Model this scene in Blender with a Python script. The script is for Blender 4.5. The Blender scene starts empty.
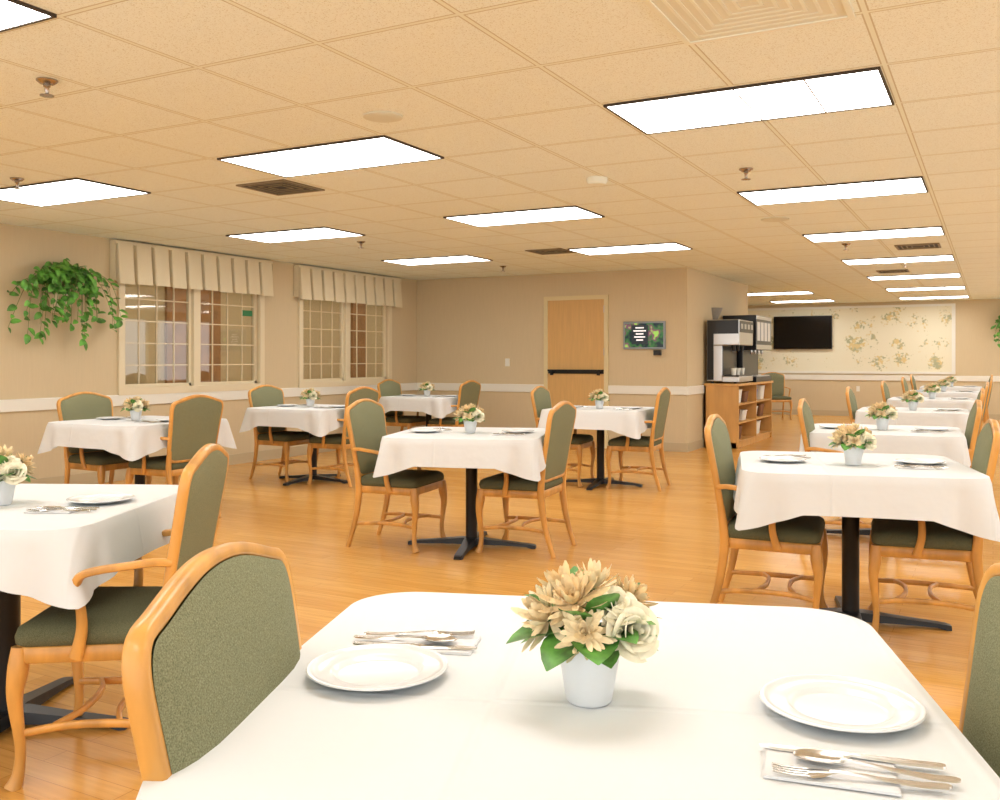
import bpy, math, random
from mathutils import Vector, Matrix
random.seed(7)
TH = math.atan(493/925.0)
FW = (-math.sin(TH), math.cos(TH)); RT = (math.cos(TH), math.sin(TH))
CH = 2.48
def C(x, d): return (d*FW[0]+x*RT[0], d*FW[1]+x*RT[1])
scn = bpy.context.scene
col = scn.collection
try: scn.view_settings.view_transform = 'Standard'
except Exception: pass

# ------------------------------------------------------------------ materials
def lin(c):
    r = []
    for v in c:
        v /= 255.0
        r.append(v/12.92 if v <= .04045 else ((v+.055)/1.055)**2.4)
    return (r[0], r[1], r[2], 1)
def newmat(name):
    m = bpy.data.materials.new(name); m.use_nodes = True
    nt = m.node_tree; b = nt.nodes["Principled BSDF"]
    return m, nt, b
def mat(name, c, rough=.5, metal=0, var=0, vscale=20, bump=0, bscale=100, spec=.5, sub=0, coat=0, stretch=None):
    m, nt, b = newmat(name)
    b.inputs["Base Color"].default_value = lin(c)
    b.inputs["Roughness"].default_value = rough
    b.inputs["Metallic"].default_value = metal
    b.inputs["Specular IOR Level"].default_value = spec
    if coat: b.inputs["Coat Weight"].default_value = coat
    tc = nt.nodes.new("ShaderNodeTexCoord"); out = tc.outputs["Object"]
    if stretch:
        mp = nt.nodes.new("ShaderNodeMapping"); mp.inputs["Scale"].default_value = stretch
        nt.links.new(out, mp.inputs[0]); out = mp.outputs[0]
    if var:
        n = nt.nodes.new("ShaderNodeTexNoise"); n.inputs["Scale"].default_value = vscale
        n.inputs["Detail"].default_value = 5
        nt.links.new(out, n.inputs["Vector"])
        r = nt.nodes.new("ShaderNodeValToRGB")
        r.color_ramp.elements[0].position = .35; r.color_ramp.elements[1].position = .65
        r.color_ramp.elements[0].color = lin([v*(1-var) for v in c])
        r.color_ramp.elements[1].color = lin([min(255, v*(1+var)) for v in c])
        nt.links.new(n.outputs["Fac"], r.inputs[0]); nt.links.new(r.outputs[0], b.inputs["Base Color"])
    if bump:
        n = nt.nodes.new("ShaderNodeTexNoise"); n.inputs["Scale"].default_value = bscale
        nt.links.new(out, n.inputs["Vector"])
        bp = nt.nodes.new("ShaderNodeBump"); bp.inputs["Strength"].default_value = bump
        bp.inputs["Distance"].default_value = .01
        nt.links.new(n.outputs["Fac"], bp.inputs["Height"]); nt.links.new(bp.outputs[0], b.inputs["Normal"])
    return m
def emis(name, c, s):
    m, nt, b = newmat(name)
    b.inputs["Base Color"].default_value = lin(c)
    b.inputs["Emission Color"].default_value = lin(c)
    b.inputs["Emission Strength"].default_value = s
    return m
def clothmat():
    m, nt, b = newmat("tablecloth_cotton")
    b.inputs["Base Color"].default_value = lin((216,219,221)); b.inputs["Roughness"].default_value = .85
    b.inputs["Specular IOR Level"].default_value = .15
    tc = nt.nodes.new("ShaderNodeTexCoord"); sp = nt.nodes.new("ShaderNodeSeparateXYZ")
    nt.links.new(tc.outputs["Object"], sp.inputs[0])
    hs = []
    for ax, per, off in ((0,.30,.13),(1,.36,.09)):
        a = nt.nodes.new("ShaderNodeMath"); a.operation = 'ADD'; a.inputs[1].default_value = off; nt.links.new(sp.outputs[ax], a.inputs[0])
        p = nt.nodes.new("ShaderNodeMath"); p.operation = 'PINGPONG'; p.inputs[1].default_value = per; nt.links.new(a.outputs[0], p.inputs[0])
        q = nt.nodes.new("ShaderNodeMapRange"); q.interpolation_type = 'SMOOTHSTEP'
        q.inputs["From Min"].default_value = 0; q.inputs["From Max"].default_value = .012; q.inputs["To Min"].default_value = .3; q.inputs["To Max"].default_value = 0
        nt.links.new(p.outputs[0], q.inputs["Value"]); hs.append(q.outputs[0])
    n = nt.nodes.new("ShaderNodeTexNoise"); n.inputs["Scale"].default_value = 6; n.inputs["Detail"].default_value = 3
    nt.links.new(tc.outputs["Object"], n.inputs["Vector"])
    s1 = nt.nodes.new("ShaderNodeMath"); nt.links.new(hs[0], s1.inputs[0]); nt.links.new(hs[1], s1.inputs[1])
    s2 = nt.nodes.new("ShaderNodeMath"); nt.links.new(s1.outputs[0], s2.inputs[0]); nt.links.new(n.outputs["Fac"], s2.inputs[1])
    bp = nt.nodes.new("ShaderNodeBump"); bp.inputs["Strength"].default_value = .6; bp.inputs["Distance"].default_value = .012
    nt.links.new(s2.outputs[0], bp.inputs["Height"]); nt.links.new(bp.outputs[0], b.inputs["Normal"])
    return m

M_wood = mat("honey_wood", (199,144,70), .4, var=.09, vscale=14, stretch=(1,1,.25), coat=.15)
M_cab = mat("cabinet_wood", (206,158,92), .45, var=.05, vscale=8, stretch=(1,1,.15))
M_doorw = mat("door_wood", (208,168,106), .5, var=.02, vscale=10, stretch=(4,4,.3))
M_black = mat("black_metal", (26,26,28), .4, metal=.3)
M_blackp = mat("black_plastic", (18,18,20), .3)
M_steel = mat("steel", (200,200,200), .28, metal=.9)
M_cutl = mat("cutlery_steel", (205,203,200), .18, metal=1)
M_china = mat("china", (218,221,224), .16)
M_pot = mat("pot_white", (220,223,227), .4)
M_cloth = clothmat()
M_napkin = mat("napkin_paper", (216,218,221), .8)
M_white = mat("trim_white", (232,232,224), .45)
M_cream = mat("window_cream", (224,212,182), .5)
M_frame = mat("door_frame_paint", (218,204,160), .5)
M_base = mat("baseboard_vinyl", (190,174,142), .5)
M_leaf = mat("leaf_green", (82,134,58), .45, var=.25, vscale=30)
M_leafd = mat("leaf_bright", (88,144,58), .5, var=.3, vscale=12)
M_stem = mat("stem_green", (90,110,50), .6)
M_peach = mat("petal_peach", (240,220,180), .7, var=.06, vscale=60)
M_creamp = mat("petal_cream", (240,232,206), .7, var=.04, vscale=60)
M_tip = mat("petal_tan", (230,204,158), .7, var=.08, vscale=60)
M_val = mat("valance_fabric", (224,214,186), .85, spec=.1)
M_grey = mat("sconce_grey", (150,142,132), .5)
M_vent = mat("vent_dark", (30,26,22), .6)
M_louv = mat("vent_louvre", (132,120,96), .5)
M_tanp = mat("ceiling_tan_plastic", (232,238,228), .5)
M_trof = mat("troffer_frame_shade", (60,50,40), .6)  # frame painted dark for the shadow line along the recessed lip
M_lens = emis("troffer_lens", (252,251,248), 9.8)
M_chrome = mat("sprinkler_chrome", (170,160,150), .25, metal=1)
M_fabric_stuff = mat("basket_brown", (120,80,50), .8)
M_blue = mat("blue_plastic", (60,90,150), .4)

def upholstery(name, c0, c1):
    m, nt, b = newmat(name)
    tc = nt.nodes.new("ShaderNodeTexCoord")
    v = nt.nodes.new("ShaderNodeTexVoronoi"); v.inputs["Scale"].default_value = 420
    n = nt.nodes.new("ShaderNodeTexNoise"); n.inputs["Scale"].default_value = 460; n.inputs["Detail"].default_value = 1
    for k in (v, n): nt.links.new(tc.outputs["Object"], k.inputs["Vector"])
    r = nt.nodes.new("ShaderNodeValToRGB")
    r.color_ramp.elements[0].color = lin(c0); r.color_ramp.elements[1].color = lin(c1)
    r.color_ramp.elements[0].position = .28; r.color_ramp.elements[1].position = .72
    nt.links.new(n.outputs["Fac"], r.inputs[0]); nt.links.new(r.outputs[0], b.inputs["Base Color"])
    bp = nt.nodes.new("ShaderNodeBump"); bp.inputs["Strength"].default_value = .2; bp.inputs["Distance"].default_value = .002
    nt.links.new(v.outputs["Distance"], bp.inputs["Height"]); nt.links.new(bp.outputs[0], b.inputs["Normal"])
    b.inputs["Roughness"].default_value = .85; b.inputs["Specular IOR Level"].default_value = .2
    return m
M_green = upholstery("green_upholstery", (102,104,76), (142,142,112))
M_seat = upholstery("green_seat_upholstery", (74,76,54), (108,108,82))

def wallmat(name, c):
    m, nt, b = newmat(name)
    tc = nt.nodes.new("ShaderNodeTexCoord")
    mp = nt.nodes.new("ShaderNodeMapping"); mp.inputs["Scale"].default_value = (1,1,.08)
    n = nt.nodes.new("ShaderNodeTexNoise"); n.inputs["Scale"].default_value = 70; n.inputs["Detail"].default_value = 4
    r = nt.nodes.new("ShaderNodeValToRGB")
    r.color_ramp.elements[0].color = lin([v*.98 for v in c]); r.color_ramp.elements[1].color = lin([v*1.02 for v in c])
    nt.links.new(tc.outputs["Object"], mp.inputs[0]); nt.links.new(mp.outputs[0], n.inputs["Vector"])
    nt.links.new(n.outputs["Fac"], r.inputs[0]); nt.links.new(r.outputs[0], b.inputs["Base Color"])
    b.inputs["Roughness"].default_value = .75; b.inputs["Specular IOR Level"].default_value = .25
    return m
M_wall = wallmat("wall_beige", (207,191,158))

def floormat():
    m, nt, b = newmat("floor_wood_plank")
    tc = nt.nodes.new("ShaderNodeTexCoord")
    br = nt.nodes.new("ShaderNodeTexBrick")
    br.inputs["Scale"].default_value = 1; br.inputs["Brick Width"].default_value = 1.1
    br.inputs["Row Height"].default_value = .085; br.inputs["Mortar Size"].default_value = .0012
    br.inputs["Color1"].default_value = lin((221,168,90)); br.inputs["Color2"].default_value = lin((210,154,76))
    br.inputs["Mortar"].default_value = lin((178,120,54)); br.offset = .37
    nt.links.new(tc.outputs["Object"], br.inputs["Vector"])
    mp = nt.nodes.new("ShaderNodeMapping"); mp.inputs["Scale"].default_value = (1.5,22,1)
    n = nt.nodes.new("ShaderNodeTexNoise"); n.inputs["Scale"].default_value = 2.5; n.inputs["Detail"].default_value = 7
    nt.links.new(tc.outputs["Object"], mp.inputs[0]); nt.links.new(mp.outputs[0], n.inputs["Vector"])
    mx = nt.nodes.new("ShaderNodeMix"); mx.data_type = 'RGBA'; mx.blend_type = 'MULTIPLY'
    r = nt.nodes.new("ShaderNodeValToRGB")
    r.color_ramp.elements[0].color = (.86,.82,.75,1); r.color_ramp.elements[1].color = (1.03,1.03,1.03,1)
    r.color_ramp.elements[0].position = .3; r.color_ramp.elements[1].position = .65
    nt.links.new(n.outputs["Fac"], r.inputs[0])
    mx.inputs[0].default_value = 1
    nt.links.new(br.outputs["Color"], mx.inputs[6]); nt.links.new(r.outputs[0], mx.inputs[7])
    nt.links.new(mx.outputs[2], b.inputs["Base Color"])
    b.inputs["Roughness"].default_value = .22; b.inputs["Specular IOR Level"].default_value = .5
    return m
def ceilmat():
    m, nt, b = newmat("ceiling_tiles")
    tc = nt.nodes.new("ShaderNodeTexCoord")
    mp = nt.nodes.new("ShaderNodeMapping"); mp.inputs["Location"].default_value = (1.68+12.8, -4.165+6.6, 0)
    nt.links.new(tc.outputs["Object"], mp.inputs[0])
    def brick(ms):
        br = nt.nodes.new("ShaderNodeTexBrick"); br.offset = 0; br.squash = 1
        for k, v_ in (("Scale",1),("Brick Width",.64),("Row Height",.66),("Mortar Size",ms),("Mortar Smooth",0)): br.inputs[k].default_value = v_
        br.inputs["Color1"].default_value = (1,1,1,1); br.inputs["Color2"].default_value = (.985,.985,.985,1); br.inputs["Mortar"].default_value = (1,1,1,1)
        nt.links.new(mp.outputs[0], br.inputs["Vector"]); return br
    br, br2 = brick(.009), brick(.015)
    v = nt.nodes.new("ShaderNodeTexNoise"); v.inputs["Scale"].default_value = 180; v.inputs["Detail"].default_value = 1
    nt.links.new(tc.outputs["Object"], v.inputs["Vector"])
    r = nt.nodes.new("ShaderNodeValToRGB")
    r.color_ramp.elements[0].color = lin((208,210,194)); r.color_ramp.elements[1].color = lin((238,246,240))
    r.color_ramp.elements[0].position = .28; r.color_ramp.elements[1].position = .43
    nt.links.new(v.outputs["Fac"], r.inputs[0])
    m2 = nt.nodes.new("ShaderNodeMix"); m2.data_type = 'RGBA'; m2.blend_type = 'MULTIPLY'; m2.inputs[0].default_value = 1
    nt.links.new(r.outputs[0], m2.inputs[6]); nt.links.new(br.outputs["Color"], m2.inputs[7])
    m3 = nt.nodes.new("ShaderNodeMix"); m3.data_type = 'RGBA'
    nt.links.new(br2.outputs["Fac"], m3.inputs[0]); nt.links.new(m2.outputs[2], m3.inputs[6]); m3.inputs[7].default_value = lin((198,194,172))
    mx = nt.nodes.new("ShaderNodeMix"); mx.data_type = 'RGBA'
    nt.links.new(br.outputs["Fac"], mx.inputs[0]); nt.links.new(m3.outputs[2], mx.inputs[6]); mx.inputs[7].default_value = lin((232,238,226))
    nt.links.new(mx.outputs[2], b.inputs["Base Color"])
    b.inputs["Roughness"].default_value = .9; b.inputs["Specular IOR Level"].default_value = .1
    return m
def wallpaper():
    m, nt, b = newmat("floral_wallpaper")
    tc = nt.nodes.new("ShaderNodeTexCoord")
    # slight warp, then clusters of blooms on a regular repeat broken up by a leafy noise
    nw = nt.nodes.new("ShaderNodeTexNoise"); nw.inputs["Scale"].default_value = 5; nw.inputs["Detail"].default_value = 3
    nt.links.new(tc.outputs["Object"], nw.inputs["Vector"])
    wa = nt.nodes.new("ShaderNodeVectorMath"); wa.operation = 'MULTIPLY_ADD'; wa.inputs[1].default_value = (.45,.45,.45)
    nt.links.new(nw.outputs["Color"], wa.inputs[0]); nt.links.new(tc.outputs["Object"], wa.inputs[2])
    v = nt.nodes.new("ShaderNodeTexVoronoi"); v.inputs["Scale"].default_value = 2.3; v.inputs["Randomness"].default_value = .55
    nt.links.new(wa.outputs[0], v.inputs["Vector"])
    n1 = nt.nodes.new("ShaderNodeTexNoise"); n1.inputs["Scale"].default_value = 22; n1.inputs["Detail"].default_value = 3
    nt.links.new(tc.outputs["Object"], n1.inputs["Vector"])
    ad = nt.nodes.new("ShaderNodeMath"); ad.operation = 'MULTIPLY_ADD'; ad.inputs[1].default_value = 1.1
    nt.links.new(n1.outputs["Fac"], ad.inputs[0]); nt.links.new(v.outputs["Distance"], ad.inputs[2])
    r = nt.nodes.new("ShaderNodeValToRGB"); e = r.color_ramp.elements
    e[0].position = .80; e[0].color = (.8,.8,.8,1); e[1].position = .93; e[1].color = (0,0,0,1)
    nt.links.new(ad.outputs[0], r.inputs[0])
    n2 = nt.nodes.new("ShaderNodeTexNoise"); n2.inputs["Scale"].default_value = 8; n2.inputs["Detail"].default_value = 2
    nt.links.new(tc.outputs["Object"], n2.inputs["Vector"])
    r2 = nt.nodes.new("ShaderNodeValToRGB"); e = r2.color_ramp.elements
    e[0].position = .45; e[0].color = lin((156,164,126)); e[1].position = .56; e[1].color = lin((216,194,126))
    nt.links.new(n2.outputs["Fac"], r2.inputs[0])
    mx = nt.nodes.new("ShaderNodeMix"); mx.data_type = 'RGBA'
    nt.links.new(r.outputs[0], mx.inputs[0]); mx.inputs[6].default_value = lin((230,227,204))
    nt.links.new(r2.outputs[0], mx.inputs[7]); nt.links.new(mx.outputs[2], b.inputs["Base Color"])
    b.inputs["Roughness"].default_value = .7
    return m
def glassmat():
    m = bpy.data.materials.new("window_glass"); m.use_nodes = True; nt = m.node_tree; nt.nodes.clear()
    o = nt.nodes.new("ShaderNodeOutputMaterial"); t = nt.nodes.new("ShaderNodeBsdfTransparent")
    g = nt.nodes.new("ShaderNodeBsdfGlossy"); g.inputs["Roughness"].default_value = .02
    t.inputs[0].default_value = (.93,.93,.9,1)
    x = nt.nodes.new("ShaderNodeMixShader"); x.inputs[0].default_value = .08
    nt.links.new(t.outputs[0], x.inputs[1]); nt.links.new(g.outputs[0], x.inputs[2]); nt.links.new(x.outputs[0], o.inputs[0])
    return m
M_floor = floormat(); M_ceil = ceilmat(); M_paper = wallpaper(); M_glass = glassmat()

# ------------------------------------------------------------------ geometry helpers
class G:
    def __init__(s): s.v = []; s.f = []
    def add(s, vs, fs):
        o = len(s.v); s.v += [tuple(p) for p in vs]; s.f += [tuple(i+o for i in f) for f in fs]; return s
    def box(s, x0, x1, y0, y1, z0, z1):
        if x0 > x1: x0, x1 = x1, x0
        if y0 > y1: y0, y1 = y1, y0
        if z0 > z1: z0, z1 = z1, z0
        return s.add([(x0,y0,z0),(x1,y0,z0),(x1,y1,z0),(x0,y1,z0),(x0,y0,z1),(x1,y0,z1),(x1,y1,z1),(x0,y1,z1)],
              [(0,3,2,1),(4,5,6,7),(0,1,5,4),(1,2,6,5),(2,3,7,6),(3,0,4,7)])
    def ringbox(s, q, t, z0, z1):
        return s.box(-q,q,-q,-q+t,z0,z1).box(-q,q,q-t,q,z0,z1).box(-q,-q+t,-q+t,q-t,z0,z1).box(q-t,q,-q+t,q-t,z0,z1)
    def loft(s, rings, cap0=True, cap1=True):
        n = len(rings[0]); vs = [p for r in rings for p in r]; fs = []
        for k in range(len(rings)-1):
            for i in range(n):
                j = (i+1) % n
                fs.append((k*n+i, k*n+j, (k+1)*n+j, (k+1)*n+i))
        for cap, k in ((cap0, 0), (cap1, len(rings)-1)):
            if cap:
                c = [sum(p[a] for p in rings[k])/n for a in range(3)]
                vs.append(tuple(c)); ci = len(vs)-1
                for i in range(n):
                    j = (i+1) % n
                    fs.append((k*n+j, k*n+i, ci) if k == 0 else (k*n+i, k*n+j, ci))
        return s.add(vs, fs)
    def lathe(s, prof, n=24, c=(0,0,0), cap0=True, cap1=True):
        return s.loft([[(c[0]+r*math.cos(2*math.pi*i/n), c[1]+r*math.sin(2*math.pi*i/n), c[2]+z) for i in range(n)] for r, z in prof], cap0, cap1)
    def sweep(s, pts, ref=(1,0,0), closed=False, sub=5, n=10, pw=.6):
        P = catmull(pts, sub, closed); m = len(P); rings = []
        for i, p in enumerate(P):
            a = Vector(P[(i-1) % m][:3] if (closed or i > 0) else p[:3]); b = Vector(P[(i+1) % m][:3] if (closed or i < m-1) else p[:3])
            T = (b-a).normalized(); R = Vector(ref); A = (R-R.dot(T)*T).normalized(); B = T.cross(A)
            c = Vector(p[:3]); ring = []
            for k in range(n):
                t = 2*math.pi*k/n; cc, ss = math.cos(t), math.sin(t)
                u = math.copysign(abs(cc)**pw, cc)*p[3]; w = math.copysign(abs(ss)**pw, ss)*p[4]
                ring.append(tuple(c+B*u+A*w))
            rings.append(ring)
        if closed:
            rings.append(rings[0]); return s.loft(rings, False, False)
        return s.loft(rings)
def catmull(pts, sub, closed):
    m = len(pts); out = []
    rng = m if closed else m-1
    for i in range(rng):
        g = lambda k: pts[k % m] if closed else pts[max(0, min(m-1, k))]
        p0, p1, p2, p3 = g(i-1), g(i), g(i+1), g(i+2)
        for j in range(sub):
            t = j/sub
            out.append(tuple(.5*((2*b)+(-a+c)*t+(2*a-5*b+4*c-d)*t*t+(-a+3*b-3*c+d)*t**3) for a, b, c, d in zip(p0, p1, p2, p3)))
    if not closed: out.append(tuple(pts[-1]))
    return out
def rrect(hx, hy, r, n=6, z=0, cx=0, cy=0):
    o = []
    for (sx, sy, a0) in ((1,1,0),(-1,1,90),(-1,-1,180),(1,-1,270)):
        for k in range(n+1):
            a = math.radians(a0+90*k/n)
            o.append((cx+sx*(hx-r)+r*math.cos(a), cy+sy*(hy-r)+r*math.sin(a), z))
    return o
def mk(name, g, m, parent=None, smooth=False, label=None, category=None, group=None, kind=None, bevel=0, loc=None):
    me = bpy.data.meshes.new(name); me.from_pydata(g.v, [], g.f); me.validate(); me.update()
    me.materials.append(m)
    if smooth:
        me.polygons.foreach_set("use_smooth", [True]*len(me.polygons))
        try: me.set_sharp_from_angle(angle=math.radians(50))
        except Exception: pass
    o = bpy.data.objects.new(name, me); col.objects.link(o)
    if parent: o.parent = parent
    if loc: o.location = loc
    if label: o["label"] = label
    if category: o["category"] = category
    if group: o["group"] = group
    if kind: o["kind"] = kind
    if bevel:
        b = o.modifiers.new("bevel", 'BEVEL'); b.width = bevel; b.segments = 2; b.limit_method = 'ANGLE'
    return o
def empty(name, label, category, group=None, loc=(0,0,0), rz=0, kind=None):
    o = bpy.data.objects.new(name, None); o.empty_display_size = .1; col.objects.link(o)
    o.location = loc; o.rotation_euler = (0,0,rz)
    o["label"] = label
    if category: o["category"] = category
    if group: o["group"] = group
    if kind: o["kind"] = kind
    return o
def copy_thing(src, loc, rz, label=None):
    n = src.copy(); col.objects.link(n); n.location = loc; n.rotation_euler = (0,0,rz); n.scale = (1,1,1)
    if label: n["label"] = label
    def rec(a, b):
        for c in a.children:
            if c is n: continue
            k = c.copy(); k.parent = b; k.matrix_parent_inverse = c.matrix_parent_inverse.copy(); col.objects.link(k); rec(c, k)
    rec(src, n)
    return n

# ------------------------------------------------------------------ room shell
LX = -7.95; BY = 12.15; JX = -3.63; JY = 15.66; FY = 21.5; RX = 3.0; Y0 = -2.6
ZR0, ZR1 = .765, .88
W = [(6.62, 8.62), (9.42, 11.36)]; WZ0, WZ1 = .95, 2.12
S = dict(kind="structure")
mk("floor", G().box(-10.2, RX+.15, Y0, FY+.15, -.05, 0), M_floor, **S)
mk("ceiling", G().box(LX-.12, RX+.12, Y0, FY+.12, CH, CH+.05), M_ceil, **S)
g = G()
ys = [Y0, W[0][0], W[0][1], W[1][0], W[1][1], BY+.12]
g.box(LX-.12, LX, ys[0], ys[1], 0, CH); g.box(LX-.12, LX, ys[2], ys[3], 0, CH); g.box(LX-.12, LX, ys[4], ys[5], 0, CH)
for a, b in W: g.box(LX-.12, LX, a, b, 0, WZ0); g.box(LX-.12, LX, a, b, WZ1, CH)
mk("wall_left", g, M_wall, **S)
mk("wall_back", G().box(LX, JX, BY, BY+.12, 0, CH), M_wall, **S)
mk("wall_return", G().box(JX-.12, JX, BY+.12, JY, 0, CH), M_wall, **S)
mk("wall_recess", G().box(-7.0, JX-.12, JY-.12, JY, 0, CH), M_wall, **S)
mk("wall_recess_side", G().box(-7.12, -7.0, JY-.12, FY, 0, CH), M_wall, **S)
mk("wall_far", G().box(-7.12, RX, FY, FY+.12, 0, CH), M_wall, **S)
g = G().box(RX, RX+.12, Y0, FY+.12, 0, .7).box(RX, RX+.12, Y0, FY+.12, 2.25, CH)
for y in (-2.6, .6, 3.8, 7.0, 10.2, 13.4, 16.6, 19.8, 21.3): g.box(RX, RX+.12, y, y+.3, .7, 2.25)
mk("wall_right", g, M_wall, **S)
DX0, DX1 = -5.74, -4.75
mk("trim_1", G().box(LX, LX+.025, Y0, BY, ZR0, ZR1), M_white, bevel=.006, **S)
mk("trim_2", G().box(LX+.025, DX0, BY-.025, BY, ZR0, ZR1), M_white, bevel=.006, **S)
mk("trim_3", G().box(DX1, JX+.025, BY-.025, BY, ZR0, ZR1), M_white, bevel=.006, **S)
mk("trim_4", G().box(JX, JX+.025, BY, JY, ZR0, ZR1), M_white, bevel=.006, **S)
mk("trim_5", G().box(-7, RX, FY-.025, FY, ZR0+.02, ZR1+.02), M_white, bevel=.006, **S)
mk("baseboard_left", G().box(LX, LX+.015, Y0, BY, 0, .12), M_base, **S)
mk("baseboard_back", G().box(LX+.015, DX0, BY-.015, BY, 0, .12).box(DX1, JX+.015, BY-.015, BY, 0, .12), M_base, **S)
mk("baseboard_return", G().box(JX, JX+.015, BY, JY, 0, .12), M_base, **S)
mk("baseboard_far", G().box(-7, RX, FY-.015, FY, 0, .12), M_base, **S)
mk("trim_7", G().box(-4.98, -.76, FY-.012, FY, .98, 2.36), M_paper, **S)
g = G()
for b in ((-5.05,-4.98,.93,2.41),(-.76,-.69,.93,2.41)): g.box(b[0], b[1], FY-.03, FY, b[2], b[3])
g.box(-4.98,-.76,FY-.03,FY,2.36,2.41); g.box(-4.98,-.76,FY-.03,FY,.93,.98)
mk("trim_8", g, M_white, **S)
M_corr = mat("corridor_wall", (212,200,170), .7); M_dbrown = mat("corridor_door_brown", (168,124,84), .4, var=.08, vscale=6)
for i, (a, b) in enumerate(W):
    w = empty("window_%d" % (i+1), "cream framed interior window with small muntin panes", None, kind="structure", loc=(LX, 0, 0))
    g = G(); fw = .075
    for (p, q, r, s_) in ((a-fw, b+fw, WZ1, WZ1+.05), (a-fw, b+fw, WZ0-fw, WZ0), (a-fw, a, WZ0, WZ1), (b, b+fw, WZ0, WZ1)):
        g.box(-.0, .03, p, q, r, s_)
    mid = (a+b)/2
    g.box(-.10, .01, mid-.05, mid+.05, WZ0, WZ1)
    mk("frame", g, M_cream, parent=w)
    g = G()
    for (p, q) in ((a, mid-.05), (mid+.05, b)):
        g.box(-.07, -.03, p, p+.035, WZ0, WZ1); g.box(-.07, -.03, q-.035, q, WZ0, WZ1)
        g.box(-.07, -.03, p, q, WZ0, WZ0+.035); g.box(-.07, -.03, p, q, WZ1-.035, WZ1)
        nc, nr = 4, 5
        for k in range(1, nc):
            y = p+(q-p)*k/nc; g.box(-.058, -.042, y-.006, y+.006, WZ0, WZ1)
        for k in range(1, nr):
            z = WZ0+(WZ1-WZ0)*k/nr; g.box(-.058, -.042, p, q, z-.006, z+.006)
    mk("muntins", g, M_cream, parent=w)
    mk("glass", G().box(-.052, -.048, a, b, WZ0, WZ1), M_glass, parent=w)
    if i == 0:
        mk("window_sign", G().box(-.047, -.044, b-.24, b-.06, 1.77, 1.84), mat("sign_green", (40,120,70), .5), parent=w, label="small green sticker on the window pane")
mk("wall_corridor", G().box(-10.2, -10.1, 2, 19, 0, CH+.05), M_corr, **S)
mk("wall_corridor_end", G().box(-10.1, LX-.12, 2, 2.1, 0, CH+.05), M_corr, **S)
mk("wall_corridor_end_far", G().box(-10.1, LX-.12, 18.9, 19, 0, CH+.05), M_corr, **S)
mk("ceiling_corridor", G().box(-10.2, LX-.12, 2, 19, CH+.05, CH+.1), M_corr, **S)
k = 2
for (a, b) in ((9.1, 10.1), (11.0, 11.25), (13.3, 13.7)):
    g = G().box(-10.1, -10.05, a, b, 0, 2.3)
    mk("door_%d" % k, g, M_dbrown, **S); k += 1
g = G().box(-9.2, -8.7, 7, 18, CH+.02, CH+.045)
mk("corridor_fill_panel", g, emis("corridor_fill_glow", (255,240,210), 3.8), label="unseen glowing panel added to light the corridor", category="ceiling light")  # added glowing panel, out of view, brightens the corridor behind the windows

# valances
def valance(a, b):
    root = empty("window_valance", "beige box-pleated fabric valance hung above a window", "valance", "pleated valances over the windows", loc=(LX, (a+b)/2, 2.02))
    hw = (b-a)/2
    mk("valance_header", G().box(.002, .085, -hw, hw, .41, .44), M_val, parent=root, bevel=.004)
    g = G(); n = 10; cw = 2*hw/n; rows = 6
    prof = [(0.0,.04),(.09,.04),(.11,.105),(.15,.115),(.5,.12),(.85,.115),(.89,.105),(.91,.04)]
    cols = []
    for i in range(n):
        for (u, dp) in prof: cols.append((-hw+(i+u)*cw, dp, u, i))
    cols.append((hw, .04, 1, n-1))
    vs = []
    for r in range(rows+1):
        t = r/rows
        for (y, dp, u, i) in cols:
            inner = u <= .09 or u >= .91
            d = .07+(dp-.07)*(.5+.5*t)
            if inner: d = .05-.02*t
            zb = .045 if inner else .004*((i*7) % 3)
            sh = 0 if inner else (u-.5)*.02*t
            vs.append((max(.02, d+(0 if inner else .01*t)), y+sh, .415-(.415-zb)*t))
    m = len(cols); fs = [(r*m+i, r*m+i+1, (r+1)*m+i+1, (r+1)*m+i) for r in range(rows) for i in range(m-1)]
    g.add(vs, fs)
    mk("valance_pleats", g, M_val, parent=root)
    mk("valance_return", G().box(.002,.08,-hw-.006,-hw,.03,.44).box(.002,.08,hw,hw+.006,.03,.44), M_val, parent=root)
valance(6.46, 8.78); valance(9.27, 11.60)

# door on back wall: split (two-leaf) door with a dark ledge
g = G().box(DX0, DX0+.06, BY-.035, BY, 0, 2.09).box(DX1-.06, DX1, BY-.035, BY, 0, 2.09).box(DX0, DX1, BY-.035, BY, 2.09, 2.15)
mk("trim_9", g, M_frame, **S)
d = empty("door_1", "oak veneer split door with dark ledge at mid height", None, kind="structure", loc=((DX0+DX1)/2, BY, 0))
hw = (DX1-DX0)/2-.06
mk("upper_leaf", G().box(-hw, hw, -.02, -.001, 1.10, 2.09), M_doorw, parent=d)
mk("lower_leaf", G().box(-hw, hw, -.03, -.001, .01, 1.04), M_doorw, parent=d)
mk("door_gap", G().box(-hw, hw, -.012, -.001, 1.04, 1.10), M_blackp, parent=d)
mk("door_ledge", G().box(-hw+.03, hw-.03, -.10, -.012, 1.075, 1.10).box(-hw+.06, -hw+.09, -.08, -.03, 1.02, 1.075).box(hw-.09, hw-.06, -.08, -.03, 1.02, 1.075), M_black, parent=d)
for z in (.25, 1.3, 1.9): mk("hinge", G().box(hw-.005, hw+.01, -.035, -.02, z, z+.1), M_steel, parent=d)

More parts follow.
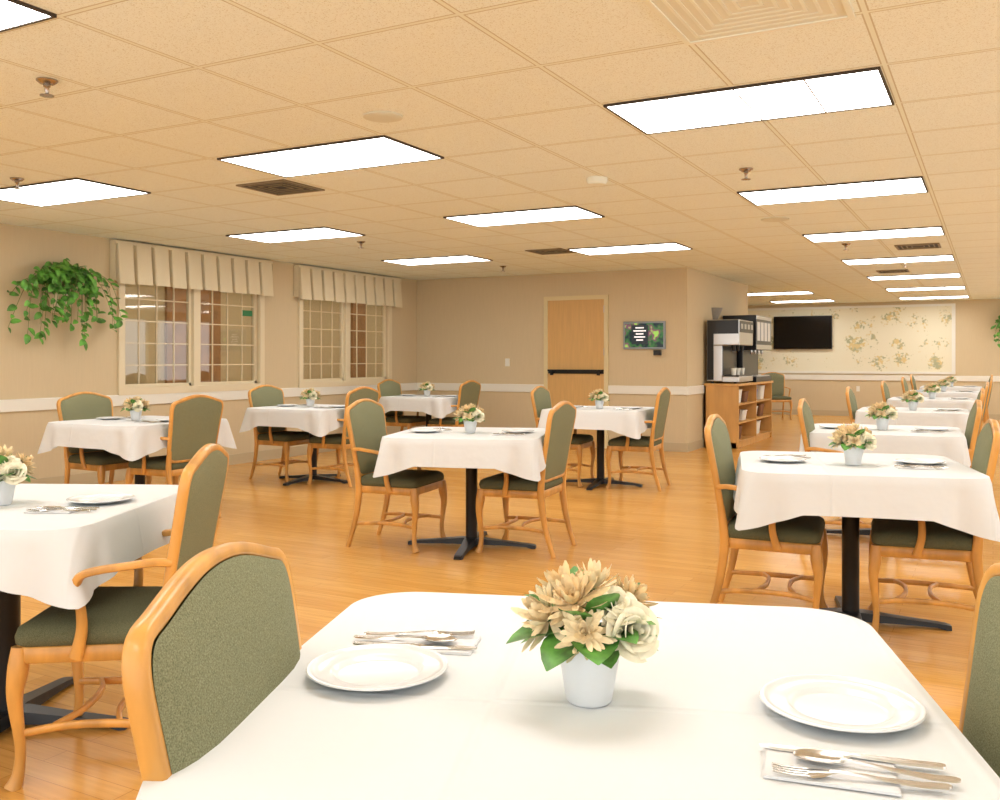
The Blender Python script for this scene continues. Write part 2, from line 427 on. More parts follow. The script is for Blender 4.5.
# ------------------------------------------------------------------ ceiling fixtures
M_div = mat("lens_divider_grey", (150,148,142), .6)
def troffer_template():
    r = empty("ceiling_light", "recessed white rectangular fluorescent ceiling panel light", "ceiling light", "recessed ceiling panel lights")
    hx, hy, t = .622, .314, .011
    g = G().box(-hx, hx, -hy, -hy+t, -.012, -.0005).box(-hx, hx, hy-t, hy, -.012, -.0005).box(-hx, -hx+t, -hy+t, hy-t, -.012, -.0005).box(hx-t, hx, -hy+t, hy-t, -.012, -.0005)
    mk("light_frame", g, M_trof, parent=r)
    mk("light_lens", G().box(-hx+t, hx-t, -hy+t, hy-t, -.008, -.001), M_lens, parent=r)
    g = G()
    for x in (-.31, 0, .31): g.box(x-.004, x+.004, -hy+t, hy-t, -.0095, -.0076)
    mk("lens_divider", g, M_div, parent=r)
    return r
tpl = troffer_template(); first = True
lights = [(-1.68, 4.165+2.64*k) for k in range(-2, 7)] + [(-4.21, 4.165+2.64*k) for k in (-2,-1,0,1,2,5,6)] + [(-6.74, 4.165+2.64*k) for k in (-1,0,1,2)] + [(.88, 4.165+2.64*k) for k in (-1,0,1,2,3,4,5,6)]
for (x, y) in lights:
    p = (x+.64, y+.33, CH)
    if first: tpl.location = p; first = False
    else: copy_thing(tpl, p, 0)

def ceil_at(px, py):
    d = (CH-1.25)*925/(359-py); return C((px-500)/925*d, d)
def vent(px, py, s=.22, mt=M_vent, lv=M_louv, lab="dark square louvred ceiling air vent", step=.05, th=.010, dz=.008):
    x, y = ceil_at(px, py)
    r = empty("air_vent", lab, "air vent", loc=(x, y, CH))
    mk("vent_frame", G().ringbox(s, .022, -dz-.003, -.001), lv, parent=r)
    mk("vent_back", G().box(-s+.022,s-.022,-s+.022,s-.022,-.003,-.001), mt, parent=r)
    g = G(); q = s-.055
    while q > .03:
        g.ringbox(q, th, -dz, -.003); q -= step
    mk("vent_louvres", g, lv, parent=r)
vent(281, 187); vent(551, 251); vent(918, 246); vent(893, 271, .2)
vent(748, 2, .31, mat("vent_tan", (222,226,214), .6), M_tanp, "cream square louvred ceiling air diffuser", .042, .012, .0055)
def sprinkler(px, py):
    d = (CH-.08-1.25)*925/(359-py); x, y = C((px-500)/925*d, d)
    r = empty("fire_sprinkler", "small chrome pendent fire sprinkler head", "sprinkler", "ceiling sprinkler heads", loc=(x, y, CH))
    mk("escutcheon", G().lathe([(.045,-.001),(.045,-.006),(.03,-.018),(.018,-.02)], 20), M_chrome, parent=r, smooth=True)
    mk("sprinkler_body", G().lathe([(.014,-.018),(.016,-.03),(.010,-.035),(.008,-.06),(.012,-.062)], 12), M_chrome, parent=r, smooth=True)
    mk("deflector", G().lathe([(.004,-.062),(.03,-.068),(.03,-.071),(.004,-.073)], 16), M_chrome, parent=r, smooth=True)
for p in ((47,98),(17,190),(746,181),(361,249),(503,272),(846,251),(905,268)): sprinkler(*p)
def disc(px, py, r, name, lab, cat, h=.012, m=M_tanp):
    x, y = ceil_at(px, py)
    mk(name, G().lathe([(r,-.001),(r,-h*.6),(r*.85,-h),(r*.4,-h)], 32), m, smooth=True, label=lab, category=cat, loc=(x,y,CH))
M_spk = mat("speaker_tan", (214,218,204), .6)
disc(383, 116, .10, "ceiling_speaker", "round tan perforated ceiling speaker", "speaker", m=M_spk)
disc(775, 219, .12, "ceiling_speaker", "round tan perforated ceiling speaker", "speaker", m=M_spk)
disc(597, 178, .07, "smoke_detector", "round off-white ceiling smoke detector", "smoke detector", .045, M_tanp)

# ------------------------------------------------------------------ dining chair template (faces +X)
CL = "honey oak dining armchair with green upholstered seat and back"
def build_chair():
    r = empty("dining_chair", CL, "chair", "green upholstered dining chairs")
    def out(sc, z): return [(-.015+(x)*sc, y*sc*(1+.10*(x/.22)*.6), z) for x, y, _ in rrect(.215,.235,.05)]
    mk("seat_frame", G().loft([out(.985,.365), out(1.0,.37), out(1.0,.41), out(.98,.415)]), M_wood, parent=r, smooth=True)
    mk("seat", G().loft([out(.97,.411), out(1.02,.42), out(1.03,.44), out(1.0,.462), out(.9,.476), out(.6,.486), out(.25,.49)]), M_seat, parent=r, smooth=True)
    half = [(0,.0),(.15,.0),(.208,.010),(.226,.05),(.234,.16),(.241,.27),(.249,.36),(.249,.408),(.232,.440),(.188,.454),(.12,.474),(.06,.487)]
    full = half + [(0,.491)] + [(-y, s) for y, s in reversed(half[1:])]
    def bx(s): return -.225-.02*math.sin(s/.49*math.pi*.5)-.06*(s/.49)**1.3
    z0 = .475
    mk("back_frame", G().sweep([(bx(s), y, z0+s, .0115, .0155) for y, s in full], ref=(1,0,.2), closed=True, sub=4, pw=.5), M_wood, parent=r, smooth=True)
    fo = catmull([(y, s) for y, s in full], 4, True)
    g = G()
    for sg, bulge in ((1, .026), (-1, .016)):
        rings = []
        for k in (.97,.95,.9,.8,.6,.35,.12):
            ring = []
            for y, s in fo:
                yy = y*k; ss = .245+(s-.245)*k
                ring.append((bx(ss)+sg*(.012+bulge*(1-k**5)), yy, z0+ss))
            rings.append(ring)
        g.loft(rings, False, True)
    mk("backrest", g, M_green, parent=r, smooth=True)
    for sy in (1, -1):
        mk("leg", G().sweep([(-.237,sy*.226,.56,.013,.017),(-.224,sy*.222,.45,.016,.021),(-.222,sy*.218,.36,.016,.022),(-.25,sy*.216,.18,.014,.018),(-.305,sy*.218,0,.013,.015)], ref=(1,0,0)), M_wood, parent=r, smooth=True)
        mk("leg", G().sweep([(.185,sy*.222,.41,.023,.023),(.19,sy*.228,.34,.026,.027),(.197,sy*.232,.26,.019,.020),(.185,sy*.224,.12,.013,.014),(.19,sy*.226,.04,.015,.016),(.203,sy*.23,0,.022,.024)], ref=(1,0,0)), M_wood, parent=r, smooth=True)
        mk("armrest", G().sweep([(-.250,sy*.236,.650,.013,.012),(-.205,sy*.252,.656,.016,.012),(-.13,sy*.268,.650,.019,.011),(-.05,sy*.276,.640,.021,.011),(-.005,sy*.275,.625,.018,.012),(.010,sy*.270,.59,.014,.013),(.0,sy*.262,.53,.012,.014),(.0,sy*.254,.46,.012,.016),(.02,sy*.246,.38,.011,.019)], ref=(.25,0,1)), M_wood, parent=r, smooth=True)
        mk("stretcher", G().sweep([(-.262,sy*.214,.155,.008,.011),(-.12,sy*.19,.165,.008,.012),(.06,sy*.19,.165,.008,.012),(.186,sy*.222,.155,.008,.011)], ref=(0,0,1)), M_wood, parent=r, smooth=True)
    for x, b in ((-.06, .03), (.07, -.03)):
        mk("stretcher", G().sweep([(x-b,-.192,.166,.008,.010),(x+b*.3,-.08,.17,.009,.010),(x+b*.3,.08,.17,.009,.010),(x-b,.192,.166,.008,.010)], ref=(0,0,1)), M_wood, parent=r, smooth=True)
    return r
chair_tpl = build_chair(); chair_used = [False]
def chair(pos, rz, label=None):
    if not chair_used[0]:
        chair_used[0] = True; chair_tpl.location = (pos[0], pos[1], 0); chair_tpl.rotation_euler = (0,0,rz)
        if label: chair_tpl["label"] = label
        return chair_tpl
    return copy_thing(chair_tpl, (pos[0], pos[1], 0), rz, label)

# ------------------------------------------------------------------ table
TOPZ = .755; CR = .12
def build_table():
    r = empty("dining_table", "square pedestal dining table with black metal base", "table", "square pedestal dining tables")
    h = .476
    mk("table_top", G().loft([rrect(h-.01,h-.01,CR-.01,6,TOPZ-.035), rrect(h,h,CR,6,TOPZ-.03), rrect(h,h,CR,6,TOPZ-.004), rrect(h-.004,h-.004,CR,6,TOPZ)]), mat("tabletop_laminate", (120,80,50), .5), parent=r, smooth=True)
    mk("pedestal", G().lathe([(.05,.03),(.052,.05),(.038,.06),(.038,.69),(.05,.70),(.12,.715),(.12,.72)], 24), M_black, parent=r, smooth=True)
    g = G()
    for k in range(4):
        a = k*math.pi/2; c, s = math.cos(a), math.sin(a)
        rings = []
        for (d, w, zt, zb) in ((.0,.045,.06,.02),(.06,.045,.06,.02),(.2,.035,.045,.018),(.36,.03,.03,.012),(.40,.03,.025,.0),(.42,.024,.02,.0)):
            rings.append([(d*c-u*s, d*s+u*c, z) for u, z in ((-w,zb),(w,zb),(w*.8,zt),(-w*.8,zt))])
        g.loft(rings)
    mk("table_base", g, M_black, parent=r)
    return r
table_tpl = build_table(); table_used = [False]

def build_cloth(seed, h=.483, rad=CR, drop=.168, corner=.078):
    rnd = random.Random(seed)
    n = 240; base = []
    hs = h-rad
    L = 2*hs; A = math.pi/2*rad; tot = 4*(L+A)
    for i in range(n):
        s = tot*i/n; q = int(s//(L+A)); s2 = s-q*(L+A)
        if s2 < L: p = (h, -hs+s2); nn = (1, 0); dc = min(s2, L-s2)+A/2
        else:
            a = (s2-L)/rad; p = (hs+rad*math.cos(a), hs+rad*math.sin(a)); nn = (math.cos(a), math.sin(a)); dc = abs(s2-L-A/2)
        cf = max(0, 1-dc/.21)
        cq, sq = math.cos(q*math.pi/2), math.sin(q*math.pi/2)
        base.append(((p[0]*cq-p[1]*sq, p[0]*sq+p[1]*cq), (nn[0]*cq-nn[1]*sq, nn[0]*sq+nn[1]*cq), cf, s, dc))
    ph = [rnd.uniform(0, 6.28) for _ in range(6)]
    z = TOPZ+.003
    rings = []
    for sc in (.15,.45,.75,.93,.985):
        rings.append([(b[0][0]*sc, b[0][1]*sc, z+.0008*math.sin(b[3]*9+sc*5)) for b in base])
    rings.append([(b[0][0], b[0][1], z-.0005) for b in base])
    R = 9
    for k in range(1, R+1):
        t = k/R; ring = []
        for (p, nn, cf, s, dc) in base:
            fold = .5*math.sin(s*9+ph[0])+.35*math.sin(s*23+ph[1])
            hang = drop+corner*cf+.002*math.sin(s*6+ph[3])
            ridge = math.exp(-(dc/.035)**2)-.7*math.exp(-((dc-.095)/.04)**2)
            off = .007+.028*t + .006*t*fold*(1-cf) + .042*t*ridge
            off = max(off, .006)
            ring.append((p[0]+nn[0]*off, p[1]+nn[1]*off, z-.004-hang*t))
        rings.append(ring)
    g = G(); g.loft(rings, True, False)
    return g
cloth_meshes = {}
def cloth(loc, rz, variant):
    if variant not in cloth_meshes:
        o = mk("tablecloth", build_cloth(variant*11+3, **(dict(drop=.15, corner=.07) if variant == 4 else {})), M_cloth, smooth=True)
        cloth_meshes[variant] = o
    else:
        o = cloth_meshes[variant].copy(); col.objects.link(o)
    o.location = loc; o.rotation_euler = (0,0,rz); o.scale = (1,1,1)
    o["label"] = "white cotton tablecloth draped over a square table"; o["category"] = "tablecloth"; o["group"] = "white tablecloths"
    return o

# ------------------------------------------------------------------ tableware
ZC = TOPZ+.0045
plate_t = mk("plate", G().lathe([(.0001,.003),(.058,.003),(.064,.0035),(.069,.0085),(.073,.0105),(.090,.0120),(.099,.0130),(.101,.0155),(.105,.0165),(.108,.0160),(.109,.0140),(.101,.0105),(.075,.0055),(.064,.0005),(.0001,.0)], 64, cap0=False, cap1=False), M_china, smooth=True, label="round white china dinner plate with raised rim", category="plate", group="white dinner plates")
def strip(prof, th=.0018):
    return [[(x,-w,z),(x,w,z),(x,w*.8,z+th),(x,-w*.8,z+th)] for x, w, z in prof]
handle = [(-.10,.003,.002),(-.095,.0075,.002),(-.07,.0075,.001),(-.03,.0045,.003),(0,.003,.006),(.02,.0028,.007)]
g = G().loft(strip(handle+[(.03,.005,.006),(.04,.0105,.004),(.05,.0115,.003),(.055,.0115,.003)]))
for t in range(4):
    y = -.0096+.0064*t
    g.loft([[(x,y-.0017,z),(x,y+.0017,z),(x,y+.0017,z+.0015),(x,y-.0017,z+.0015)] for x, z in ((.053,.003),(.07,.003),(.085,.004),(.095,.006))])
fork_t = mk("fork", g, M_cutl, smooth=True, label="stainless steel dinner fork", category="fork", group="dinner forks")
g = G().loft(strip([(-.105,.004,.001),(-.10,.0075,.001),(-.06,.0068,.001),(-.01,.0055,.002),(0,.004,.002),(.005,.0072,.001),(.04,.0085,.001),(.09,.007,.001),(.108,.002,.001)], .0025))
knife_t = mk("table_knife", g, M_cutl, smooth=True, label="stainless steel table knife", category="knife", group="table knives")
g = G().loft(strip([(a,b_,c_) for a,b_,c_ in handle]+[(.03,.006,.007)]))
rings = []
for k in range(9):
    a = math.pi*k/8; x = .054-.030*math.cos(a); w = max(.0005, .018*math.sin(a)**.8)
    dz = .005*math.sin(a)
    rings.append([(x, w*math.cos(b), .007-dz*(1-math.cos(b)**2) + (.0012 if top else 0)) for top, bs in ((0, range(0,7)), (1, range(6,-1,-1))) for b in [math.pi*q/6 for q in bs]])
g.loft(rings)
spoon_t = mk("spoon", g, M_cutl, smooth=True, label="stainless steel table spoon", category="spoon", group="table spoons")
napkin_t = mk("napkin", G().box(-.075,.075,-.05,.05,0,.0018).box(-.073,.073,-.048,.05,.002,.0035), M_napkin, label="folded white napkin under cutlery", category="napkin", group="white napkins")
used = set()
def place(t, loc, rz):
    if t.name not in used:
        used.add(t.name); o = t
    else:
        o = t.copy(); col.objects.link(o)
    o.location = loc; o.rotation_euler = (0,0,rz); return o

# flower arrangement
def petal(g, base, dirv, up, L, Wd, curl):
    d = Vector(dirv).normalized(); u = Vector(up); s = d.cross(u).normalized(); u = s.cross(d)
    b = Vector(base); vs = []
    for (t, w) in ((0,.3),(.3,.8),(.6,1),(.85,.8),(1,.2)):
        c = b+d*L*t+u*curl*t*t*L
        vs += [c-s*w*Wd+u*.2*Wd*w, c-u*.1*Wd*w, c+s*w*Wd+u*.2*Wd*w]
    fs = []
    for k in range(4):
        for j in range(2): fs.append((k*3+j, k*3+j+1, k*3+j+4, k*3+j+3))
    g.add(vs, fs)
def basis(axis):
    a = Vector(axis).normalized(); t = Vector((0,0,1)) if abs(a.z) < .9 else Vector((1,0,0))
    e1 = a.cross(t).normalized(); return a, e1, a.cross(e1)
def mum(c, R, axis, rnd):
    a, e1, e2 = basis(axis); g = G(); c = Vector(c)
    for el, n, k in ((-4,13,1.0),(18,12,1.0),(38,10,.92),(56,9,.8),(74,7,.62)):
        for i in range(n):
            t = 2*math.pi*(i+rnd.random()*.9)/n; e = math.radians(el+rnd.uniform(-16,16))
            d = (e1*math.cos(t)+e2*math.sin(t))*math.cos(e)+a*math.sin(e)
            petal(g, c+d*.004, d, a, R*k*rnd.uniform(.7,1.15), R*.125, rnd.uniform(-.1,.5))
    return g
def rose(c, R, axis, rnd):
    a, e1, e2 = basis(axis); g = G(); c = Vector(c)
    for lay, (n, rr, flare, zt) in enumerate(((6,1.0,.45,.12),(5,.78,.30,.42),(4,.54,.14,.60),(3,.30,.0,.66))):
        for i in range(n):
            t0 = 2*math.pi*(i/n)+lay*.7+rnd.uniform(-.25,.25); hw = math.pi/n*1.35; vs = []
            kz = rnd.uniform(.85,1.12)
            for v in range(6):
                for u in range(7):
                    w = u/6*2-1; t = t0+hw*w; h = v/5
                    edge = 1-abs(w)**2.2*.5
                    r = R*(rr*(.25+.6*math.sin(min(1,h*1.3)*math.pi*.5))+flare*h**3)*(1+.09*w)
                    z = R*(-.5+(zt*kz+.5)*math.sin(h*math.pi*.55)*edge)
                    vs.append(c+(e1*math.cos(t)+e2*math.sin(t))*r+a*z)
            fs = [(v*7+u, v*7+u+1, (v+1)*7+u+1, (v+1)*7+u) for v in range(5) for u in range(6)]
            g.add(vs, fs)
    return g
def leaf_g(g, base, d, up, L, Wd, droop):
    d = Vector(d).normalized(); s = d.cross(Vector(up)).normalized(); u = s.cross(d); b = Vector(base); vs = []
    P = ((0,.05),(.10,.55),(.28,.95),(.5,1),(.7,.85),(.87,.5),(1,.04))
    for t, w in P:
        c = b+d*L*t-u*droop*L*t*t
        vs += [c-s*w*Wd+u*.25*Wd*w, c, c+s*w*Wd+u*.25*Wd*w]
    g.add(vs, [(k*3+j, k*3+j+1, k*3+j+4, k*3+j+3) for k in range(len(P)-1) for j in range(2)])
def build_bouquet():
    rnd = random.Random(5)
    r = empty("flower_arrangement", "peach and cream artificial flowers in a small white pot", "flower arrangement", "small potted flower centrepieces")
    mk("pot", G().lathe([(.001,0),(.030,0),(.033,.003),(.040,.045),(.046,.082),(.047,.086),(.044,.086),(.042,.078),(.001,.076)], 40, cap0=False, cap1=False), M_pot, parent=r, smooth=True)
    F = [("m",(-.056,-.022,.120),.050,(-.6,-.5,.7),M_peach),("m",(-.018,-.03,.146),.046,(-.2,-.6,.9),M_tip),("m",(-.035,.04,.140),.046,(-.2,.5,1),M_tip),
         ("r",(.062,-.034,.112),.032,(.5,-.9,.45),M_creamp),("r",(.040,-.02,.142),.026,(.3,-.6,.8),M_creamp),("m",(.006,.01,.158),.040,(.0,0,1),M_peach),
         ("m",(-.002,-.058,.112),.036,(-.05,-.95,.45),M_peach),("m",(.055,.03,.135),.040,(.7,.3,.7),M_tip),("m",(.04,.06,.12),.04,(.5,.7,.7),M_peach),("m",(-.06,.03,.12),.04,(-.8,.3,.6),M_creamp),("r",(0,.07,.12),.03,(0,.8,.6),M_creamp)]
    for k, c, R, ax, m in F:
        mk("flower", (mum if k == "m" else rose)(c, R, ax, rnd), m, parent=r, smooth=True)
    for i in range(11):
        t = 2*math.pi*i/11+.2+rnd.uniform(-.15,.15); g = G()
        el = rnd.uniform(-.05,.5)
        leaf_g(g, (math.cos(t)*.03, math.sin(t)*.03, .088+.012*rnd.random()), (math.cos(t), math.sin(t), el), (0,0,1), rnd.uniform(.068,.092), rnd.uniform(.028,.035), .3)
        mk("leaf", g, M_leaf, parent=r, smooth=True)
    for i, (t, z, el) in enumerate(((0.6,.13,1.3),(1.9,.14,1.5),(3.3,.13,1.0),(4.4,.13,1.0),(5.2,.14,1.5),(5.9,.12,.6),(2.7,.12,.8),(5.05,.10,.25))):
        g = G(); leaf_g(g, (math.cos(t)*.025, math.sin(t)*.025, z-.02), (math.cos(t), math.sin(t), el), (-math.cos(t), -math.sin(t), 1), .078, .024, .25)
        mk("leaf", g, M_leaf, parent=r, smooth=True)
    g = G()
    for k, c, R, ax, m in F:
        g.sweep([(c[0]*.2,c[1]*.2,.07,.002,.002),(c[0]*.7,c[1]*.7,c[2]*.8,.002,.002),(c[0],c[1],c[2],.002,.002)], sub=2, n=5)
    g.lathe([(.044,.080),(.035,.092),(.015,.098)], 16)
    mk("stems", g, M_stem, parent=r)
    return r
bq = build_bouquet(); bq_used = [False]

def table(cx, d, phi, oL=.34, oR=.34, lL=0, lR=0, aL=0, aR=0, variant=1, pl=None, pot=(0,-.04), L=True, R=True, potrot=0, sc=1, cut=None):
    rz = TH+math.radians(phi); p = C(cx, d); c, s = math.cos(rz), math.sin(rz)
    T = lambda x, y: (p[0]+x*c-y*s, p[1]+x*s+y*c)
    if not table_used[0]:
        table_used[0] = True; table_tpl.location = (p[0],p[1],0); table_tpl.rotation_euler = (0,0,rz); tt = table_tpl
    else: tt = copy_thing(table_tpl, (p[0],p[1],0), rz)
    tt.scale = (sc, sc, 1)
    cloth((p[0],p[1],0), rz, variant).scale = (sc, sc, 1)
    if L: chair(T(-oL, lL), rz+math.radians(aL))
    if R: chair(T(oR, lR), rz+math.pi+math.radians(aR))
    q = T(*pot)
    if not bq_used[0]: bq_used[0] = True; bq.location = (q[0],q[1],ZC); bq.rotation_euler = (0,0,rz+potrot)
    else: copy_thing(bq, (q[0],q[1],ZC), rz+potrot)
    pl = pl or ((-.31,-.03),(.31,.03))
    cut = cut or ((0,0,0),(0,0,0))
    for k, (x, y) in enumerate(pl):
        sg = 1 if k == 0 else -1
        place(plate_t, T(x, y)+(ZC,), rz)
        nx, ny = x+sg*.06+cut[k][0], y+sg*.19+cut[k][1]
        rr = rz+(0 if sg > 0 else math.pi)+cut[k][2]
        place(napkin_t, T(nx, ny)+(ZC,), rr)
        for t, dx, dy, da in ((fork_t,0,.032,.10),(spoon_t,-.012,-.002,-.04),(knife_t,.004,-.032,.02)):
            a = cut[k][2]; ca, sa = math.cos(a), math.sin(a)
            ex = sg*(-.03+dx); ey = sg*dy
            place(t, T(nx+ex*ca-ey*sa, ny+ex*sa+ey*ca)+(ZC+.004,), rr+da)

table(.134, 1.405, -9, oL=.225, lL=-.14, aL=3, oR=.37, lR=-.13, aR=8, variant=0, pl=((-.325,-.02),(.354,-.063)), pot=(.006,-.075), sc=1.03, cut=((-.01,-.025,0),(.01,.0,-.16)))
table(-1.68, 3.16, -3, oL=.36, oR=.46, lR=-.20, aR=7, variant=4)
table(-.19, 6.18, -10, oL=.47, oR=.33, aL=-10, aR=-12, variant=2, sc=1.03)
table(1.0, 9.2, -22, variant=1)
table(-2.88, 7.4, -28, variant=2, oL=.36, sc=1.05)
table(-1.92, 9.5, -28, variant=3, sc=1.03)
table(-.94, 12.2, -28, variant=1)
table(1.66, 4.38, -14, oL=.33, oR=.30, aL=-8, aR=-8, variant=3, pot=(.0,-.1), sc=1.04)
def wtab(x, y, phi, **k):
    table(x*RT[0]+y*RT[1], x*FW[0]+y*FW[1], phi, **k)
wtab(-.68, 6.95, -24, variant=2, sc=1.03, oL=.20, lL=-.29, oR=.29)
wtab(-.68, 9.75, -26, variant=1, oL=.28, oR=.29)
wtab(-.66, 12.6, -28, variant=3, oL=.26, oR=.3)
wtab(-.66, 15.5, -28, variant=2, oL=.26)
wtab(-.66, 18.3, -28, variant=1)
chair((-3.95, 19.6), math.radians(-60))

# ------------------------------------------------------------------ wall things
r = empty("wall_screen", "small grey framed digital menu screen on the wall", "screen", loc=(-4.22, BY-.002, 1.575))
mk("screen_frame", G().box(-.30,.30,-.04,0,-.19,.19), mat("bezel_grey", (140,150,160), .35), parent=r, bevel=.005)
def scr():
    m, nt, b = newmat("menu_display")
    tc = nt.nodes.new("ShaderNodeTexCoord"); n = nt.nodes.new("ShaderNodeTexNoise"); n.inputs["Scale"].default_value = 8
    nt.links.new(tc.outputs["Object"], n.inputs["Vector"]); rp = nt.nodes.new("ShaderNodeValToRGB"); e = rp.color_ramp.elements
    e[0].color = lin((22,40,46)); e[0].position = .40; e[1].color = lin((130,176,80)); e[1].position = .66
    x = e.new(.60); x.color = lin((110,54,90)); x = e.new(.5); x.color = lin((46,96,52))
    nt.links.new(n.outputs["Fac"], rp.inputs[0]); nt.links.new(rp.outputs[0], b.inputs["Base Color"]); nt.links.new(rp.outputs[0], b.inputs["Emission Color"])
    b.inputs["Emission Strength"].default_value = .9; b.inputs["Roughness"].default_value = .2
    return m
mk("display", G().box(-.275,.275,-.0425,-.041,-.165,.165), scr(), parent=r)
mk("display_panel", G().box(-.18,.06,-.0432,-.0427,-.12,.14), emis("display_dark", (22,34,42), .8), parent=r)
g = G()
for k in range(5):
    w_ = [.06,.09,.055,.08,.05][k]; g.box(-.06-w_,-.06+w_,-.0438,-.0433,.095-.042*k,.112-.042*k)
mk("display_text", g, emis("display_white", (235,235,235), .9), parent=r)
mk("wall_bracket_box", G().box(-4.08,-3.98,BY-.06,BY-.001,1.30,1.37), M_blackp, label="small black media box under wall screen", category="media box", bevel=.004)
r = empty("television", "flat black wall mounted television on floral wallpaper", "television", loc=(-3.76, FY-.03, 1.84))
mk("tv_frame", G().box(-.63,.63,-.06,-.001,-.37,.37), M_blackp, parent=r, bevel=.008)
mk("tv_screen", G().box(-.615,.615,-.0625,-.0605,-.355,.355), mat("tv_glass", (10,10,12), .12), parent=r)
r = empty("wall_sconce", "grey half-bowl wall sconce lamp", "wall lamp", loc=(JX, 13.5, 1.9))
g = G(); rings = []
for (rr, z) in ((.02,-.1),(.06,-.06),(.10,.02),(.13,.1)):
    rings.append([(.001+rr*math.sin(math.pi*i/12), rr*math.cos(math.pi*i/12), z) for i in range(13)])
g.loft(rings, True, False)
mk("lamp_shade", g, M_grey, parent=r, smooth=True)
mk("lamp_mount", G().box(.001,.03,-.03,.03,-.15,-.05), M_grey, parent=r)
def plateon(name, x, y, z, lab):
    g = G().box(x-.035, x+.035, y-.008, y, z-.058, z+.058).box(x-.012, x+.012, y-.014, y-.008, z-.025, z+.025)
    mk(name, g, M_white, label=lab, category=name.replace("_"," "))
plateon("light_switch", -6.35, BY, 1.2, "white wall light switch plate")
plateon("wall_outlet", -2.6, FY, .6, "white wall power outlet")
# wall plants
def wallplant(loc, rz, seed):
    rnd = random.Random(seed)
    r = empty("hanging_plant", "trailing green ivy plant in a cream wall planter", "plant", "trailing wall plants", loc=loc, rz=rz)
    mk("planter", G().loft([[(x*.6+.05,y*.6,-.14) for x,y,_ in rrect(.07,.12,.03)], [(x+.075,y,.02) for x,y,_ in rrect(.07,.12,.03)], [(x+.075,y,.04) for x,y,_ in rrect(.07,.12,.03)]]), M_cream, parent=r, smooth=True)
    gl = G(); gs = G()
    for i in range(42):
        core = i < 16
        a = rnd.uniform(-1, 1)*(.5 if core else 1)
        if not core and abs(a) < .25: a = math.copysign(.25+abs(a)*.6, a)
        reach = .60*a
        up = .12+.24*(1-.5*abs(a))*rnd.uniform(.5,1.1)
        dn = rnd.uniform(-.36,.25) if core else rnd.uniform(-.40,.10)
        dep = rnd.uniform(.06,.24)
        pts = [(.08,.1*a,.03,.004,.004),(.10+.3*dep,reach*.40,up,.003,.003),(.06+dep,reach*.8,up*.75+dn*.15,.003,.003),(.05+dep*.9,reach*rnd.uniform(.9,1.15),dn,.002,.002)]
        P = catmull(pts, 6, False); gs.sweep(pts, ref=(1,0,.1), sub=4, n=4)
        for j, q in enumerate(P[4:]):
            if rnd.random() < .25: continue
            d = (rnd.uniform(0,1), rnd.uniform(-1,1), rnd.uniform(-1,.3))
            L = rnd.uniform(.055,.11)
            leaf_g(gl, (max(.045, q[0]), q[1], q[2]), d, (rnd.uniform(.5,1),.1,.6), L, L*.32, .3)
    mk("foliage", gl, M_leafd, parent=r, smooth=True); mk("stems", gs, M_stem, parent=r)
wallplant((LX, 5.85, 1.83), 0, 3)
wallplant((.42, FY, 1.95), -math.pi/2, 9)

# ------------------------------------------------------------------ beverage station
cx0, cx1, cy0, cy1 = JX+.03, -3.12, 12.9, 15.1
r = empty("beverage_cabinet", "honey wood cabinet with open shelves facing the room", "cabinet", loc=((cx0+cx1)/2, (cy0+cy1)/2, 0))
hx, hy = (cx1-cx0)/2, (cy1-cy0)/2
g = G().box(-hx,hx,-hy,-hy+.025,0,.87).box(-hx,hx,hy-.025,hy,0,.87).box(-hx,-hx+.02,-hy,hy,0,.87).box(-hx,hx,-.0125,.0125,.08,.87).box(-hx,hx-.03,-hy,hy,0,.08)
mk("cabinet_body", g, M_cab, parent=r)
for z in (.08,.34,.60): mk("shelf", G().box(-hx+.02,hx-.01,-hy+.025,hy-.025,z,z+.02), M_cab, parent=r)
mk("cabinet_top", G().box(-hx,hx+.02,-hy-.02,hy+.02,.87,.905), M_cab, parent=r, bevel=.004)
X0 = (cx0+cx1)/2
for i, (yy, z, hh, m) in enumerate(((13.2,.36,.16,M_fabric_stuff),(13.6,.36,.13,M_white),(13.3,.62,.18,M_white),(13.7,.62,.14,M_fabric_stuff),(14.3,.36,.15,M_white),(14.75,.36,.17,M_fabric_stuff),(14.3,.62,.15,M_blue),(14.8,.62,.2,M_white),(13.3,.10,.18,M_fabric_stuff),(14.5,.10,.18,M_white))):
    rr = [rrect(.11*s,.13*s,.03,4,z+.001+dz,X0+.06,yy) for s, dz in ((.85,0),(1,hh),(1.04,hh),(1.04,hh+.012),(.96,hh+.012),(.82,.02))]
    mk("storage_bin", G().loft(rr), m, smooth=True, label="open storage bin on a cabinet shelf", category="bin", group="bins on the cabinet shelves")
zt = .905
MH = .42
r = empty("coffee_machine", "stainless and black coffee machine with drip tray", "coffee machine", loc=(X0, 13.36, zt))
mk("machine_body", G().box(-.22,.0,-MH,MH,.03,.54).box(-.22,.24,-MH,MH,.54,.90).box(.0,.24,-MH,MH,.02,.1), M_steel, parent=r, bevel=.01)
mk("front_panel", G().box(.24,.248,-MH+.02,MH-.02,.72,.88).box(.0,.006,-MH+.02,MH-.02,.11,.53), M_blackp, parent=r)
for y in (-.3,-.1,.1,.3): mk("control_button", G().box(.248,.254,y-.05,y+.05,.77,.84), M_steel, parent=r)
mk("side_panel", G().box(-.21,.23,-MH-.008,-MH,.70,.89).box(-.21,-.12,-MH-.008,-MH,.05,.70), M_blackp, parent=r)
for y in (-.25, 0, .25): mk("spout", G().lathe([(.02,.46),(.03,.53),(.03,.54)],12,(.12,y,0)), M_blackp, parent=r)
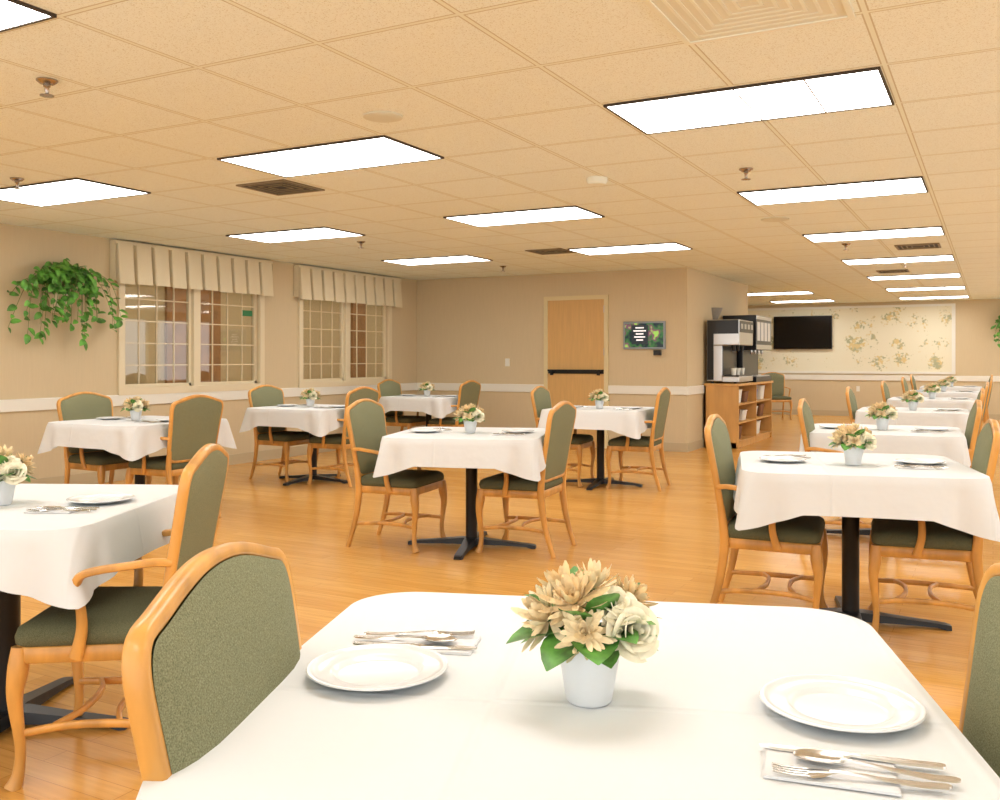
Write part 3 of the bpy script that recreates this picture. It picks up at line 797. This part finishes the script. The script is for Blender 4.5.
mk("drip_tray", G().box(.02,.23,-MH+.03,MH-.03,.1,.115), M_blackp, parent=r)
for sx in (-.15,.17):
    for sy in (-.36,.36): mk("machine_foot", G().lathe([(.02,0),(.02,.03)],10,(sx,sy,0)), M_blackp, parent=r)
r = empty("juice_dispenser", "tall black juice dispenser with lit labels", "drink dispenser", loc=(X0, 14.42, zt))
DH = .52
mk("dispenser_body", G().box(-.24,.06,-DH,DH,.08,.48).box(-.24,.26,-DH,DH,.48,1.0).box(-.24,.26,-DH,DH,.0,.08), M_blackp, parent=r, bevel=.008)
mk("dispenser_trim", G().box(.26,.268,-DH,DH,.94,.99).box(.26,.268,-DH,DH,.49,.56), M_steel, parent=r)
M_lg = emis("label_glow", (176,170,160), .5)
for k in range(4):
    mk("label_panel", G().box(.26,.265,-.46+.24*k,-.28+.24*k,.62,.90), M_lg, parent=r)
    mk("nozzle", G().lathe([(.012,.42),(.02,.45),(.02,.5)],10,(.15,-.37+.24*k,0)), M_steel, parent=r)
mk("drip_tray", G().box(.07,.25,-.45,.45,.081,.095), M_steel, parent=r)
cup = G().lathe([(.001,0),(.028,0),(.04,.1),(.042,.1),(.04,.096),(.026,.006),(.001,.005)],20,cap0=False,cap1=False)
for k, (x, y, z) in enumerate(((X0+.12,13.11,zt+.1155),(X0+.12,13.36,zt+.1155),(X0+.12,13.61,zt+.1155))):
    mk("paper_cup", cup, M_white, smooth=True, label="white paper cup at the beverage station", category="cup", group="paper cups", loc=(x,y,z))

# ------------------------------------------------------------------ world + camera
w = bpy.data.worlds.new("World"); scn.world = w; w.use_nodes = True
w.node_tree.nodes["Background"].inputs[0].default_value = (1,.99,.965,1)
w.node_tree.nodes["Background"].inputs[1].default_value = 2.2
cam = bpy.data.cameras.new("camera"); co = bpy.data.objects.new("camera", cam); col.objects.link(co)
co.location = (0,0,1.25); co.rotation_euler = (math.pi/2, 0, TH)
cam.sensor_width = 36; cam.lens = 33.3; cam.shift_y = -.041; cam.clip_start = .05
scn.camera = co
